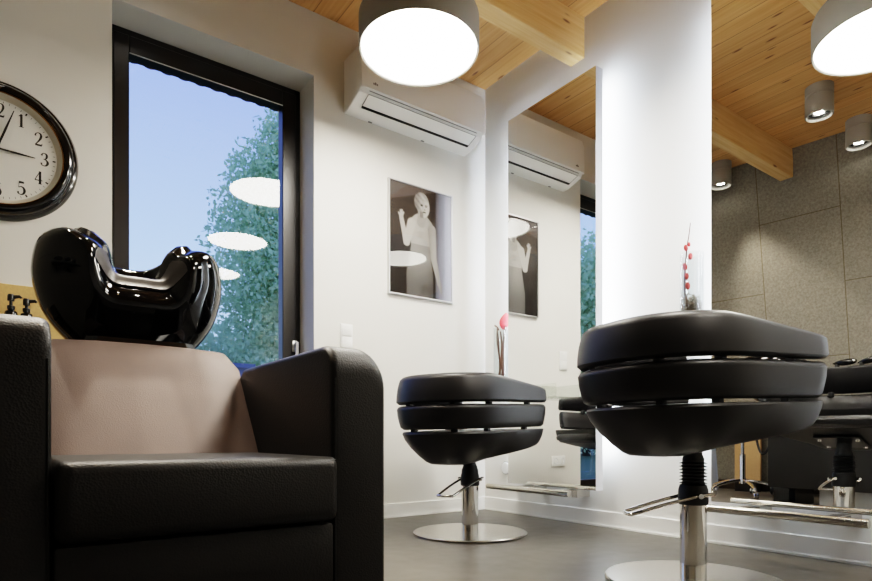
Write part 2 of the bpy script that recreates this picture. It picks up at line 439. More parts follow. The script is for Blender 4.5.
# ------------------------------------------------------------------ air conditioner
ac = thing('air_conditioner', 'white split air conditioner mounted high on the wall beside the window', 'air conditioner', (-.645, 0, 2.437))
hw = .462
prof = [(0, 0), (-.05, .004), (-.15, .034), (-.185, .050), (-.203, .075), (-.208, .12), (-.205, .27), (-.19, .31), (-.16, .32), (0, .32)]
rings = []
for x, k in ((-hw, .90), (-hw + .004, .955), (-hw + .015, .99), (-hw + .03, 1), (hw - .03, 1), (hw - .015, .99), (hw - .004, .955), (hw, .90)):
    rings.append([(x, y * k, .16 + (z - .16) * (1 - (1 - k) * .4)) for y, z in prof])
MB().loft(rings).build('housing', M_white_plastic, ac, True, 28)
fp = MB()
pr = [(-.207, .066), (-.2135, .070), (-.2145, .12), (-.2115, .27), (-.196, .318), (-.186, .318), (-.200, .27), (-.205, .12)]
fp.loft([[(x, y + (0 if abs(x) < hw - .01 else .006), z) for y, z in pr] for x in (-hw + .004, -hw + .02, hw - .02, hw - .004)])
fp.build('front_panel', M_white_plastic, ac, True, 28)
fl = MB()
fl.add([(-.40, -.190, .0465), (.40, -.190, .0465), (.40, -.110, .0155), (-.40, -.110, .0155)], [(0, 1, 2, 3)])
fl.add([(-.40, -.190, .0485), (.40, -.190, .0485), (.40, -.110, .0175), (-.40, -.110, .0175)], [(3, 2, 1, 0)])
fl.add([(-.40, -.190, .0465), (.40, -.190, .0465), (.40, -.110, .0155), (-.40, -.110, .0155), (-.40, -.190, .0485), (.40, -.190, .0485), (.40, -.110, .0175), (-.40, -.110, .0175)], [(0, 1, 5, 4), (1, 2, 6, 5), (2, 3, 7, 6), (3, 0, 4, 7)])
fl.build('air_flap', M_white_plastic, ac, False)
sl = MB().box((-.40, -.112, .008), (.40, -.099, .017)); sl.build('outlet_slot', M_black_slot, ac, False)
for x in (-.4025, .4025):
    MB().tube([(x, -.1895, .0455), (x, -.1105, .0150)], .0016, 5).build('flap_gap', M_grey_mark, ac)
MB().tube([(-.4025, -.1905, .0460), (.4025, -.1905, .0460)], .0014, 5).build('flap_gap', M_grey_mark, ac)
MB().box((-.402, -.2005, .0600), (.402, -.1985, .0635)).build('panel_gap', M_grey_mark, ac, False)
em = MB()
for i in range(3): em.box((-.385 + i * .011, -.2152, .098), (-.377 + i * .011, -.2138, .108 if i != 1 else .113))
em.build('emblem', M_grey_mark, ac, False)
for x in (-.29, .10): MB().box((x - .012, -.012, -.003), (x + .012, -.004, .004)).build('screw_cap', M_grey_mark, ac, False)

# ------------------------------------------------------------------ framed photograph
px0, px1, pz0, pz1 = -.808, -.303, 1.407, 2.132
pc = thing('framed_picture', 'black and white photo of a standing woman in a thin silver frame', 'picture', ((px0 + px1) / 2, 0, pz0))
W_, H_ = px1 - px0, pz1 - pz0
pf = MB(); e = .009
pf.box((-W_ / 2, -.022, 0), (-W_ / 2 + e, -.0005, H_), .001, 1).box((W_ / 2 - e, -.022, 0), (W_ / 2, -.0005, H_), .001, 1)
pf.box((-W_ / 2 + e, -.022, 0), (W_ / 2 - e, -.0005, e), .001, 1).box((-W_ / 2 + e, -.022, H_ - e), (W_ / 2 - e, -.0005, H_), .001, 1)
pf.build('picture_frame', M_alu, pc, False)

def seg_d(px, py, ax, ay, bx, by, ra, rb):
    dx, dy = bx - ax, by - ay
    t = max(0, min(1, ((px - ax) * dx + (py - ay) * dy) / (dx * dx + dy * dy + 1e-9)))
    return math.hypot(px - ax - t * dx, py - ay - t * dy) - (ra + (rb - ra) * t)

def photo_colour(u, v):
    """a woman in a plain dress, one forearm raised; u right 0-.7, v down 0-1 (unit = picture height)"""
    bg = .085 + .03 * math.sin(v * 5)
    if v < .17 - u * .33: bg = .22
    r, g, b = bg * 1.12, bg, bg * .95
    if u > .50:
        k = sstep(.50, .53, u); l = .30 + .28 * sstep(.5, .7, u)
        r, g, b = r + (l * .93 - r) * k, g + (l * .94 - g) * k, b + (l * 1.06 - b) * k
    shapes = []   # (distance, tone)
    d_torso = min(seg_d(u, v, .27, .33, .43, .33, .05, .05), seg_d(u, v, .35, .36, .34, .55, .125, .105), seg_d(u, v, .34, .55, .335, .80, .105, .15), seg_d(u, v, .335, .8, .335, 1.1, .15, .15))
    skirt = .56 - .22 * sstep(.58, .95, v)
    shade = .80 + .2 * math.cos((u - .30) * 9)
    tone = (.56 if v < .52 else skirt * .8) * shade
    if .40 < v < .46: tone *= .90 + .1 * abs(math.sin((u - .34) * 18))
    shapes.append((d_torso, tone))
    shapes.append((seg_d(u, v, .36, .20, .35, .31, .042, .05), .48))
    arm = min(seg_d(u, v, .47, .36, .49, .62, .045, .034), seg_d(u, v, .49, .62, .555, .84, .034, .02), seg_d(u, v, .555, .84, .585, .93, .026, .008))
    shapes.append((arm, .52 * (.85 + .15 * math.cos((u - .5) * 30))))
    rarm = min(seg_d(u, v, .24, .34, .185, .52, .045, .036), seg_d(u, v, .185, .52, .14, .36, .034, .022), seg_d(u, v, .14, .36, .125, .30, .024, .02))
    for fx, fy in ((.10, .275), (.118, .25), (.135, .245), (.152, .262)): rarm = min(rarm, seg_d(u, v, .13, .31, fx, fy, .011, .007))
    shapes.append((rarm, .60))
    hd_ = math.hypot((u - .372) / .070, (v - .165) / .098) - 1
    shapes.append((hd_ * .07, .60 * (.8 + .3 * sstep(.32, .42, u))))
    hair = max(math.hypot((u - .352) / .082, (v - .128) / .088) - 1, -((.115 + (u - .30) * .25) - v) * 10 if u > .37 else -1)
    if not (u > .362 and v > .115): shapes.append((hair * .07, .40 + .16 * sstep(.30, .36, u) + .05 * math.sin((v - u * .8) * 110)))
    for d, t in shapes:
        k = 1 - sstep(-.004, .006, d)
        r, g, b = r + (t * 1.02 - r) * k, g + (t - g) * k, b + (t * .97 - b) * k
    for ex, ey, rx, ry, tn in ((.352, .158, .014, .006, .12), (.402, .160, .013, .006, .12), (.384, .214, .018, .006, .16), (.388, .190, .008, .005, .30), (.352, .146, .018, .003, .2), (.404, .148, .015, .003, .2)):
        if math.hypot((u - ex) / rx, (v - ey) / ry) < 1: r = g = b = tn
    if .335 < u < .37 and .215 < v < .27: r, g, b = r * .7, g * .7, b * .7
    return (r, g, b, 1)

nu, nv = 112, 162
iw, ih = W_ - 2 * e, H_ - 2 * e
me = bpy.data.meshes.new('print')
me.from_pydata([(-iw / 2 + iw * i / nu, -.012, e + ih * (1 - j / nv)) for j in range(nv + 1) for i in range(nu + 1)], [],
               [(j * (nu + 1) + i, (j + 1) * (nu + 1) + i, (j + 1) * (nu + 1) + i + 1, j * (nu + 1) + i + 1) for j in range(nv) for i in range(nu)])
ca = me.color_attributes.new('tone', 'FLOAT_COLOR', 'POINT')
for j in range(nv + 1):
    for i in range(nu + 1): ca.data[j * (nu + 1) + i].color = tuple(min(1, c * c * .78 + c * .18) for c in photo_colour(i / nu * .7, j / nv)[:3]) + (1,)
m, nt, b = newmat('photo_print'); at = N(nt, 'ShaderNodeVertexColor', layer_name='tone'); nt.links.new(at.outputs[0], b.inputs['Base Color'])
b.inputs['Roughness'].default_value = .6; b.inputs['Specular IOR Level'].default_value = .2
me.materials.append(m); po = bpy.data.objects.new('print', me); COL.objects.link(po); po.parent = pc
MB().box((-iw / 2, -.017, e), (iw / 2, -.015, H_ - e)).build('glass_cover', glass('picture_glass', (1, 1, 1, 1), .03, edge=.22), pc, False)

# ------------------------------------------------------------------ switch and sockets
lsw = thing('light_switch', 'white double light switch on the wall beside the window reveal', 'switch', (-1.095, 0, 1.03))
MB().box((-.041, -.009, 0), (.041, 0, .152), .003).build('switch_plate', M_white_plastic, lsw)
for z in (.008, .080): MB().box((-.034, -.014, z), (.034, -.008, z + .064), .003).build('rocker', M_white_plastic, lsw)
so = thing('wall_socket', 'white double power socket seen low on the wall in the narrow mirror', 'socket', (-1.04, 0, .28))
MB().box((-.075, -.009, 0), (.075, 0, .081), .003).build('socket_plate', M_white_plastic, so)
for x in (-.036, .036):
    w_ = MB().lathe([(.024, 0), (.024, .002), (.021, .002), (.020, -.006), (.0005, -.006)], 28, M=Matrix.Translation((x, -.0095, .0405)) @ Matrix.Rotation(PI / 2, 4, 'X'))
    well = w_.build('socket_well', M_mirror_side, so)
    h_ = MB()
    for dx in (-.009, .009): h_.sphere((x + dx, -.0045, .0405), (.0028, .002, .0028), 8, 6)
    h_.build('contact_hole', M_black_slot, well)
cap = thing('cover_cap', 'white round cover cap low on the wall between corner and narrow mirror', 'wall cap', (0, -.215, .297))
MB().lathe([(.040, 0), (.040, .006), (.036, .009), (.0005, .010)], 32, M=Matrix.Rotation(-PI / 2, 4, 'Y')).build('cap_disc', M_white_plastic, cap)
MB().lathe([(.041, .0), (.043, .0), (.043, .004), (.041, .004)], 32, M=Matrix.Rotation(-PI / 2, 4, 'Y')).build('rim', M_grey_mark, cap)

# ------------------------------------------------------------------ wall clock
ck = thing('wall_clock', 'large round wall clock with black rim, white face and serif numerals', 'clock', (-2.77, 0, 1.741))
RX = Matrix.Rotation(PI / 2, 4, 'X')   # lathe axis -> -y
MB().lathe([(.300, 0), (.300, .012), (.292, .024), (.284, .026), (.280, .036), (.268, .048), (.256, .052), (.246, .050), (.243, .042), (.243, 0)], 96, M=RX).build('rim', M_gloss_black, ck)
MB().lathe([(.2432, .030), (.2432, .046), (.241, .048), (.238, .046), (.236, .030)], 96, M=RX).build('inner_ring', M_gold, ck)
MB().lathe([(.2362, .022), (.2362, .044), (.226, .036), (.216, .0205)], 96, M=RX).build('face_surround', mat('pale_ring', srgb(196, 192, 180), .3), ck)
MB().lathe([(.2362, .004), (.2362, .02), (.0005, .02)], 96, M=RX).build('face', M_clockface, ck)
def ribbon(mb, pts, sx, sz, cx, cz, y):
    sp_ = smooth_curve([(p[0], p[1], p[2] * 10) for p in pts], 6) if len(pts) > 2 else [Vector((p[0], p[1], p[2] * 10)) for p in pts]
    L = []; R = []
    for i, p in enumerate(sp_):
        a = sp_[max(i - 1, 0)]; c = sp_[min(i + 1, len(sp_) - 1)]
        t = Vector((c.x - a.x, c.y - a.y)); t.normalize(); n = Vector((-t.y, t.x)) * p.z / 14
        L.append((cx + (p.x + n.x) * sx, y, cz + (p.y + n.y) * sz)); R.append((cx + (p.x - n.x) * sx, y, cz + (p.y - n.y) * sz))
    n = len(L)
    mb.add(L + R, [(i, i + 1, n + i + 1, n + i) for i in range(n - 1)])
DG = {  # x,y in a unit-high glyph (width about .6), stroke width
 '1': [[(.30, 0, .13), (.30, .96, .13)], [(.10, .80, .03), (.20, .86, .05), (.32, .98, .05)], [(.12, .015, .03), (.48, .015, .03)]],
 '2': [[(.06, .72, .10), (.10, .88, .06), (.28, .98, .04), (.46, .90, .10), (.50, .72, .13), (.40, .48, .10), (.20, .22, .06), (.05, .05, .05)], [(.05, .05, .10), (.55, .05, .10)], [(.55, .05, .05), (.58, .2, .03)]],
 '3': [[(.06, .78, .11), (.14, .93, .05), (.28, .98, .04), (.45, .88, .11), (.46, .70, .12), (.36, .55, .06), (.22, .52, .03)], [(.22, .52, .03), (.42, .47, .07), (.54, .28, .14), (.44, .08, .09), (.24, .01, .04), (.08, .08, .06), (.04, .22, .11)]],
 '4': [[(.42, 0, .13), (.42, .98, .13)], [(.42, .97, .04), (.02, .30, .04)], [(.02, .29, .05), (.60, .29, .05)], [(.28, .015, .03), (.56, .015, .03)]],
 '5': [[(.14, .96, .03), (.10, .52, .03)], [(.12, .92, .12), (.50, .93, .10)], [(.10, .52, .03), (.26, .60, .05), (.46, .52, .10), (.54, .30, .14), (.44, .08, .09), (.24, .01, .04), (.08, .08, .06), (.04, .2, .11)]],
 '6': [[(.50, .86, .10), (.40, .97, .04), (.24, .92, .06), (.08, .66, .12), (.05, .36, .14), (.12, .10, .09), (.30, .01, .04), (.48, .10, .09), (.54, .30, .13), (.46, .50, .09), (.30, .58, .04), (.14, .48, .05), (.08, .34, .06)]],
 '7': [[(.04, .90, .12), (.56, .92, .10)], [(.56, .94, .04), (.34, .45, .09), (.26, 0, .14)]],
 '8': [[(.30, .53, .05), (.12, .64, .09), (.10, .86, .09), (.30, .98, .04), (.48, .86, .09), (.46, .66, .08), (.30, .53, .06), (.10, .38, .09), (.04, .20, .12), (.14, .05, .07), (.30, .01, .04), (.48, .07, .08), (.54, .22, .12), (.46, .40, .09), (.30, .53, .05)]],
 '9': [[(.08, .14, .10), (.18, .03, .04), (.34, .08, .06), (.50, .34, .12), (.54, .64, .14), (.46, .90, .09), (.28, .99, .04), (.10, .90, .09), (.04, .70, .13), (.12, .50, .09), (.28, .42, .04), (.44, .52, .05), (.5, .66, .06)]],
 '0': [[(.30, .99, .04), (.10, .84, .10), (.04, .5, .14), (.10, .16, .10), (.30, .01, .04), (.50, .16, .10), (.56, .5, .14), (.50, .84, .10), (.30, .99, .04)]]}
for n in range(1, 13):
    a = n * PI / 6; s = str(n); nm = MB(); hgt = .058; cx = .170 * math.sin(a); cz = .170 * math.cos(a)
    wd = .042 if len(s) == 2 else .048
    for i, ch in enumerate(s):
        ox = cx - .3 * wd * len(s) + i * .6 * wd
        for st in DG[ch]: ribbon(nm, st, wd, hgt, ox, cz - hgt / 2, -.0206)
    nm.build('numeral', M_ink, ck, False, recalc=False)
tk = MB()
for n in range(60):
    a = n * PI / 30; big = n % 5 == 0
    r0, r1, hwk = (.200, .211, .0030) if big else (.202, .210, .0009)
    d = Vector((math.sin(a), 0, math.cos(a))); p = Vector((math.cos(a), 0, -math.sin(a)))
    tk.add([d * r0 - p * hwk, d * r1 - p * hwk, d * r1 + p * hwk, d * r0 + p * hwk], [(0, 1, 2, 3)], Matrix.Translation((0, -.0206, 0)))
tk.build('minute_track', M_ink, ck, False, recalc=False)
def hand(name, ang, L, wd, y):
    d = Vector((math.sin(ang), 0, math.cos(ang))); p = Vector((math.cos(ang), 0, -math.sin(ang)))
    b = MB(); vs = []
    for yy in (y, y - .0015):
        for k, ww in ((-.05, wd * .8), (L * .5, wd), (L, wd * .35)):
            vs += [d * k - p * ww + Vector((0, yy, 0)), d * k + p * ww + Vector((0, yy, 0))]
    b.add(vs, [(0, 1, 3, 2), (2, 3, 5, 4), (6, 8, 9, 7), (8, 10, 11, 9), (0, 2, 8, 6), (2, 4, 10, 8), (1, 7, 9, 3), (3, 9, 11, 5), (4, 5, 11, 10), (0, 6, 7, 1)])
    return b.build(name, M_ink, ck, False)
hand('hour_hand', math.radians(93), .135, .0042, -.030)
hand('minute_hand', math.radians(18.5), .185, .0042, -.034)
MB().lathe([(.009, .02), (.009, .038), (.0005, .039)], 20, M=RX).build('hub', M_ink, ck)
MB().lathe([(.2425, .044), (.0005, .0448)], 64, M=RX).build('clock_glass', glass('clock_glass', (1, 1, 1, 1), .03, edge=.2), ck)

# ------------------------------------------------------------------ styling chairs
WY, LB, XF = .302, .400, .295
def outline(d, df, n=44, front=False):
    """U-shaped plan from right arm end round the back to left arm end; d = inset of sides and back, df = inset of the front"""
    w = WY - d; lb = LB - d; xf = XF - df; p = []
    for i in range(7): p.append((xf + (-.04 - xf) * i / 7, -w))
    for i in range(n + 1):
        a = PI * i / n; cx = math.sin(a); cy = -math.cos(a); ex = 2 / 2.5
        p.append((-.04 - (lb - .04) * abs(cx) ** ex, w * math.copysign(abs(cy) ** ex, cy)))
    for i in range(1, 8): p.append((-.04 + (xf + .04) * i / 7, w))
    if front:
        q = []; r = min(.09, w * .5)
        for i in range(9):   # rounded front corners and a slightly bowed front edge
            a = PI / 2 * i / 8
            q.append((xf + r * math.sin(a) - .0, w - r + r * math.cos(a)))
        q = q[1:]
        m = [(x, -y) for x, y in q[::-1]]
        p = p + q + m
    return p
def prof_d(z):   # inset of the shell's outer face over height
    P = [(.50, .045), (.54, .024), (.61, .006), (.68, .0), (.73, .003), (.77, .010), (.81, .024), (.84, .04)]
    for (a, b_), (c, d_) in zip(P, P[1:]):
        if z <= c: return b_ + (d_ - b_) * max(0, (z - a) / (c - a))
    return P[-1][1]
def band(z0, ztop, df, th=.05):
    """leather covered strip; ztop(x) gives the upper edge along the chair"""
    base = outline(0, df); K = len(base); rings = []
    cols = [outline(0, df)]
    def ring(i, shrink, xshift):
        x_ = base[i][0]; z1 = ztop(x_); r = .012
        h = z1 - z0
        cs = [(1, z0 + .000), (0, z0 + r * .9), (0, z0 + h * .3), (0, z0 + h * .55), (0, z0 + h * .8), (0, z1 - .016), (.008, z1 - .005), (.02, z1), (th - .012, z1 - .001), (th, z1 - .014), (th, z0 + h * .5), (th, z0 + .012), (th - .012, z0)]
        pts = []
        for k, (t, z) in enumerate(cs):
            if k == 0: t = .012
            dd = prof_d(z) + t
            zz = z0 + (z - z0)
            if shrink: 
                zc = (z0 + z1) / 2; zz = zc + (z - zc) * (1 - shrink / h * 2); dd = dd + (prof_d(z) + th / 2 - dd) * shrink / th * 2
            o = outline(dd, df)
            pts.append((o[i][0] + xshift, o[i][1], zz))
        return pts
    rings.append(ring(0, .010, .000)); rings.append(ring(0, .003, -.003)); rings.append(ring(0, 0, -.010))
    for i in range(1, K - 1): rings.append(ring(i, 0, 0))
    rings.append(ring(K - 1, 0, -.010)); rings.append(ring(K - 1, .003, -.003)); rings.append(ring(K - 1, .010, 0))
    return MB().loft(rings)

def styling_chair(loc, az, lift, label, pump=0, reach=1.0):
    t = thing('styling_chair', label, 'salon chair', loc, az, 'black salon chairs in front of the mirrors')
    MB().lathe([(.0005, .001), (.290, .001), (.297, .004), (.297, .009), (.292, .013), (.06, .018), (.0005, .018)], 96).build('base_plate', M_steel, t)
    MB().lathe([(.0005, .018), (.0435, .018), (.0435, .258 + .25 * lift), (.040, .259 + .25 * lift), (.0005, .259 + .25 * lift)], 48).build('column', M_chrome, t)
    zc = .375 + lift
    b0 = .25 * lift
    c = [(.046, .251 + b0), (.049, .255 + b0), (.050, .265 + b0), (.048, .303 + b0), (.044, .318 + b0)]
    z = .323 + b0
    if lift > .02:
        while z < zc - .03:
            c += [(.035, z), (.046, z + .002), (.035, z + .007)]; z += .0115
    else: c += [(.043, .333)]
    c += [(.036, zc - .02), (.030, zc - .005), (.030, zc + .03)]
    MB().lathe(c, 40, cap0=True, cap1=True).build('bellows_collar', M_rubber, t)
    # foot pump: U-shaped chrome bar hinged on the collar, pointing backwards
    path = smooth_curve([(.05, .05, .292), (.0, .050, .286), (-.15, .047, .256), (-.275, .042, .226), (-.292, .034, .222), (-.296, 0, .221), (-.292, -.034, .222), (-.275, -.042, .226), (-.15, -.047, .256), (.0, -.050, .286), (.05, -.05, .292)], 6)
    hz = .22 * lift
    path = [Matrix.Rotation(pump, 4, 'Z') @ Vector((p.x * (reach if p.x < 0 else 1), p.y, p.z + hz)) for p in path]
    lv = MB().tube(path, .0065, 10).build('pump_lever', M_chrome, t)
    MB().tube([Matrix.Rotation(pump, 4, 'Z') @ Vector(p) for p in ((0, -.066, .286 + hz), (0, .066, .286 + hz))], .009, 14).build('hinge_pin', M_chrome, lv)
    up = Matrix.Translation((0, 0, lift)) @ Matrix.Translation((0, 0, .45)) @ Matrix.Rotation(math.radians(-2.0), 4, 'Y') @ Matrix.Translation((0, 0, -.45))
    def place(mb): mb.v = [up @ p for p in mb.v]; return mb
    # wedge-shaped seat shell, deep at the back, thin at the front
    prof3 = [(.012, 0, .0), (.004, 0, .012), (0, 0, .06), (.012, .003, .25), (.040, .006, .5), (.078, .012, .75), (.110, .018, .92), (.130, .026, .985), (.160, .05, 1.0)]
    rings = []
    for dd, dfr, f in prof3:
        o0 = outline(.026, .03 + dfr, front=True); o1 = outline(.026 + dd, .03 + dfr, front=True); rg = []
        for (xa, ya), (xb_, yb_) in zip(o0, o1):
            k = 1 - .80 * sstep(-.12, .20, xa)
            x, y = xa + (xb_ - xa) * k, ya + (yb_ - ya) * k
            zb = .374 + .084 * max(0, min(1, (x + .20) / .48))
            rg.append((x, y, .540 - (.540 - zb) * f))
        rings.append(rg)
    place(MB().loft(rings)).build('seat_shell', M_shell, t, True, 40)
    # seat cushion with a rounded lip
    rings = []
    for dd, dfr, z in ((.11, .10, .480), (.062, .02, .488), (.052, .0, .500), (.050, -.004, .518), (.058, .008, .534), (.085, .04, .543), (.16, .14, .545)):
        o = outline(.020 + dd, .012 + dfr, front=True)
        rings.append([(x, y, z - (.0 if x < .12 else (x - .12) * .10)) for x, y in o])
    place(MB().loft(rings)).build('seat_cushion', M_shell, t, True, 50)
    place(band(.552, lambda x: .669, .014)).build('middle_band', M_shell, t, True, 45)
    place(band(.678, lambda x: .816 - .060 * max(0, min(1, (x + .18) / .5)), .006)).build('top_band', M_shell, t, True, 45)
    # short black spacers that hold the strips apart
    for zg, d_ in ((.535, .05), (.662, .03)):
        o = outline(d_ + .018, .06)
        for fr_ in (.05, .22, .38, .62, .78, .95):
            x, y = o[int(fr_ * (len(o) - 1))]
            place(MB().box((x - .013, y - .013, zg - .004), (x + .013, y + .013, zg + .022), .003, 1)).build('spacer', M_rubber, t, False)
    # swivel plate under the seat
    sp_ = MB().box((-.11, -.09, .395), (.15, .09, .403), .003, 1)
    sp_.v = [Matrix.Translation((0, 0, lift + .002)) @ Matrix.Rotation(math.radians(-11), 4, 'Y') @ Matrix.Translation((0, 0, 0)) @ (p - Vector((0, 0, .40))) + Vector((.02, 0, .404)) for p in sp_.v]
    sp_.build('swivel_plate', M_blackplastic, t, False)
    for y in (-.075, .075):
        for x in (-.06, .11):
            MB().lathe([(.0005, -.006), (.008, -.006), (.009, -.002), (.009, .006), (.0005, .006)], 14, M=Matrix.Translation((x, y, .396 + lift + x * .19))).build('bolt', M_chrome, t)
    return t
styling_chair((-.773, -.777, 0), math.radians(15), 0, 'black leather salon chair with chrome base in front of the narrow mirror, near the corner', .20)
styling_chair((-.797, -2.035, 0), math.radians(-8), .072, 'black leather salon chair nearest the camera, in front of the large right mirror', -.50, .78)

# ------------------------------------------------------------------ wash chair
WX, WYF = -2.397, -1.93
wc = thing('wash_chair', 'black leather hair wash armchair with taupe backrest and glossy black basin', 'wash chair', (WX, -1.55, 0))
wl = lambda x, y, z: (x - WX, y + 1.55, z)
def armrest(s):
    """front-view section swept from front to back; s=+1 right arm, -1 left arm"""
    xi, xo = .272, .413; zt, zb = .722, .15; ro, ri = .058, .018
    yf, yb = -1.935, -1.14
    def section(top, inset):
        p = []; a0, a1 = xi + inset, xo - inset; r1 = min(ri, .018); r2 = ro
        p.append((a0, zb)); p.append((a0, zb + .2)); 
        for k in range(5):
            a = PI / 2 * k / 4; p.append((a0 + r1 - r1 * math.cos(a), top - r1 + r1 * math.sin(a)))
        for k in range(9):
            a = PI / 2 * k / 8; p.append((a1 - r2 + r2 * math.sin(a), top - r2 + r2 * math.cos(a)))
        p.append((a1, zb + .2)); p.append((a1, zb)); return p
    rings = []; r = .07
    for dy in (0, .002, .006, .012, .022, .034, .05, .07, .1, .2, .35, .5, .65, .75, .785, yb - yf):
        top = zt - (r - math.sqrt(max(0, r * r - (r - dy) ** 2)) if dy < r else 0) * 1.0
        top += -.10 * sstep(.66, .80, dy)
        ins = .012 - math.sqrt(max(0, .012 ** 2 - (.012 - dy) ** 2)) if dy < .012 else 0
        rings.append([(s * x, yf + dy + 1.55, z) for x, z in section(top, ins)])
    return MB().loft(rings).build('armrest', M_leather, wc, True, 50)
for s in (-1, 1):
    ar = armrest(s)
    # stitched seam round the front face
    MB().tube([(s * .2775, -1.9345 + 1.55, .16), (s * .2775, -1.9345 + 1.55, .40), (s * .2775, -1.9345 + 1.55, .64)], .0022, 6).build('seam', M_leather, ar)
# seat cushion
sc_ = MB(); rings = []
def rrect(x0, x1, z0, z1, r, y, n=4):
    p = []
    for cx, cz, a0 in ((x1 - r, z1 - r, 0), (x0 + r, z1 - r, PI / 2), (x0 + r, z0 + r, PI), (x1 - r, z0 + r, 3 * PI / 2)):
        for k in range(n + 1):
            a = a0 + PI / 2 * k / n; p.append((cx + r * math.cos(a), y, cz + r * math.sin(a)))
    return p
for dy, ins in ((0, .020), (.003, .012), (.010, .005), (.022, .0), (.1, 0), (.3, 0), (.53, 0)):
    rings.append(rrect(-.268 + ins, .268 - ins, .315 + ins, .458 - ins, .016, -1.982 + dy + 1.55))
sc_.loft(rings).build('seat_cushion', M_leather, wc, True, 50)
MB().tube([(-.262, -1.966 + 1.55, .450), (.262, -1.966 + 1.55, .450)], .003, 6).build('piping', M_leather, wc)
fp_ = MB().box((-.270, -1.945 + 1.55, .16), (.270, -1.40 + 1.55, .306), .008); fp_.build('front_panel', M_leather, wc)
MB().box((-.36, -1.88 + 1.55, 0), (.36, -1.45 + 1.55, .155), .004).build('plinth', M_plinth, wc, False)
# reclined backrest
bk = MB(); rings = []
P0, P1 = Vector((0, -1.455, .44)), Vector((0, -1.195, .799)); ax = (P1 - P0).normalized(); nb_ = Vector((0, -ax.z, ax.y))
for k in (0, .2, .5, .8, .94, .975, 1.0):
    c = P0 + (P1 - P0) * k
    cr_ = {0.94: .004, .975: .014, 1.0: .034}.get(k, 0)
    hwid = .277 if k < .78 else .277 - .035 * sstep(.78, 1.0, k)
    ring = []
    for x, dpt in ((-hwid, .10 - cr_), (-hwid, .012 + cr_), (-hwid + .012, .002 + cr_), (-hwid * .5, -.006 + cr_), (0, -.008 + cr_), (hwid * .5, -.006 + cr_), (hwid - .012, .002 + cr_), (hwid, .012 + cr_), (hwid, .10 - cr_)):
        p = c - nb_ * dpt * -1 if False else c + nb_ * (-dpt)
        ring.append((x, p.y + 1.55, p.z))
    rings.append(ring)
bk.loft(rings).build('backrest', M_taupe, wc, True, 50)
# pedestal behind the seat
pd = MB()
rings = []
for z, k in ((0, 1), (.6, 1), (.72, .92), (.80, .75)):
    rings.append([(x * k, (-1.13 + y * k * .6) + 1.55, z) for x, y in ((-.20, -.10), (-.16, -.14), (.16, -.14), (.20, -.10), (.20, .08), (.16, .12), (-.16, .12), (-.20, .08))])
pd.loft(rings).build('pedestal', M_gloss_black, wc, True, 30)
# glossy basin: heart-like rim, neck notch at the front
BCOLS = []
def basin():
    n = 160; out = []; inn = []
    rim_o = []; 
    prof = []
    for j in range(n):
        a = -PI / 2 + 2 * PI * j / n               # -90 deg = front (towards the seat)
        cx, sy = math.cos(a), math.sin(a)
        af = abs((a + PI / 2 + PI) % (2 * PI) - PI)  # angle from front
        ex = .85
        x = .190 * math.copysign(abs(cx) ** ex, cx)
        y = (.150 if sy < 0 else .17) * math.copysign(abs(sy) ** ex, sy)
        notch = math.exp(-(af / .43) ** 6)
        z = 1.072 + .058 * sstep(.25, 1.05, af) - .055 * sstep(1.9, 3.0, af)
        z -= .070 * notch
        y += .045 * notch
        prof.append((x, y, z, notch, cx, sy))
    cols = []
    for (x, y, z, no, cx, sy) in prof:
        P = Vector((x, y, z)); Q = Vector((.175 * cx, .13 * sy - .02, .79)); o = Vector((cx, sy, 0))
        P0 = Vector((x, y - .045 * no, z + .070 * no))     # the rim as it would run without the notch
        fr = max(0, -sy) ** 1.5            # 1 at the front, 0 at the sides: the front leans outwards at the top
        w = 1 - .55 * no
        def at(r, dz, m=1):
            b0 = P0.lerp(P, m); b0.z = P0.z + (P.z - P0.z) * m
            return b0 + o * r * (1 - .55 * no * m) + Vector((0, 0, dz))
        p1 = at(.045, -.004 - .002 * fr); p2 = at(.072 - .004 * fr, -.026 - .0 * fr)
        p3 = at(.086 - .016 * fr, -.075 - .0 * fr, .65); p4 = at(.088 - .028 * fr, -.140, .25)
        p5 = p4.lerp(Q, .42) + o * .022 * (1 - fr); p6 = p4.lerp(Q, .75) + o * .018 * (1 - fr)
        cols.append(smooth_curve([P, p1, p2, p3, p4, p5, p6, Q], 3))
    rings = [list(r) for r in zip(*cols)]
    BCOLS[:] = cols
    # rolled rim and inside
    ins = []
    for k in range(1, 9):
        t = k / 8; ring = []
        for (x, y, z, no, cx, sy) in prof:
            P = Vector((x, y, z)); o = Vector((cx, sy, 0)); rr = .028
            if t <= .375:
                a = PI * t / .375
                ring.append(P - o * (rr - rr * math.cos(a)) + Vector((0, 0, rr * math.sin(a) * .6)))
            else:
                s = (t - .375) / .625
                Pi = P - o * 2 * rr; Qi = Vector((.03 * cx, .03 * sy + .03, .85))
                B = Pi + Vector((0, 0, -.14)); C = Qi + o * .16
                ring.append((1 - s) ** 3 * Pi + 3 * (1 - s) ** 2 * s * B + 3 * (1 - s) * s * s * C + s ** 3 * Qi)
        ins.append(ring)
    return MB().loft(rings[::-1] + ins, True, True, True, Matrix.Translation((0, -1.0 + 1.55, 0))), prof
bm_, bprof = basin()
bas = bm_.build('basin', M_basin, wc, True, 80)
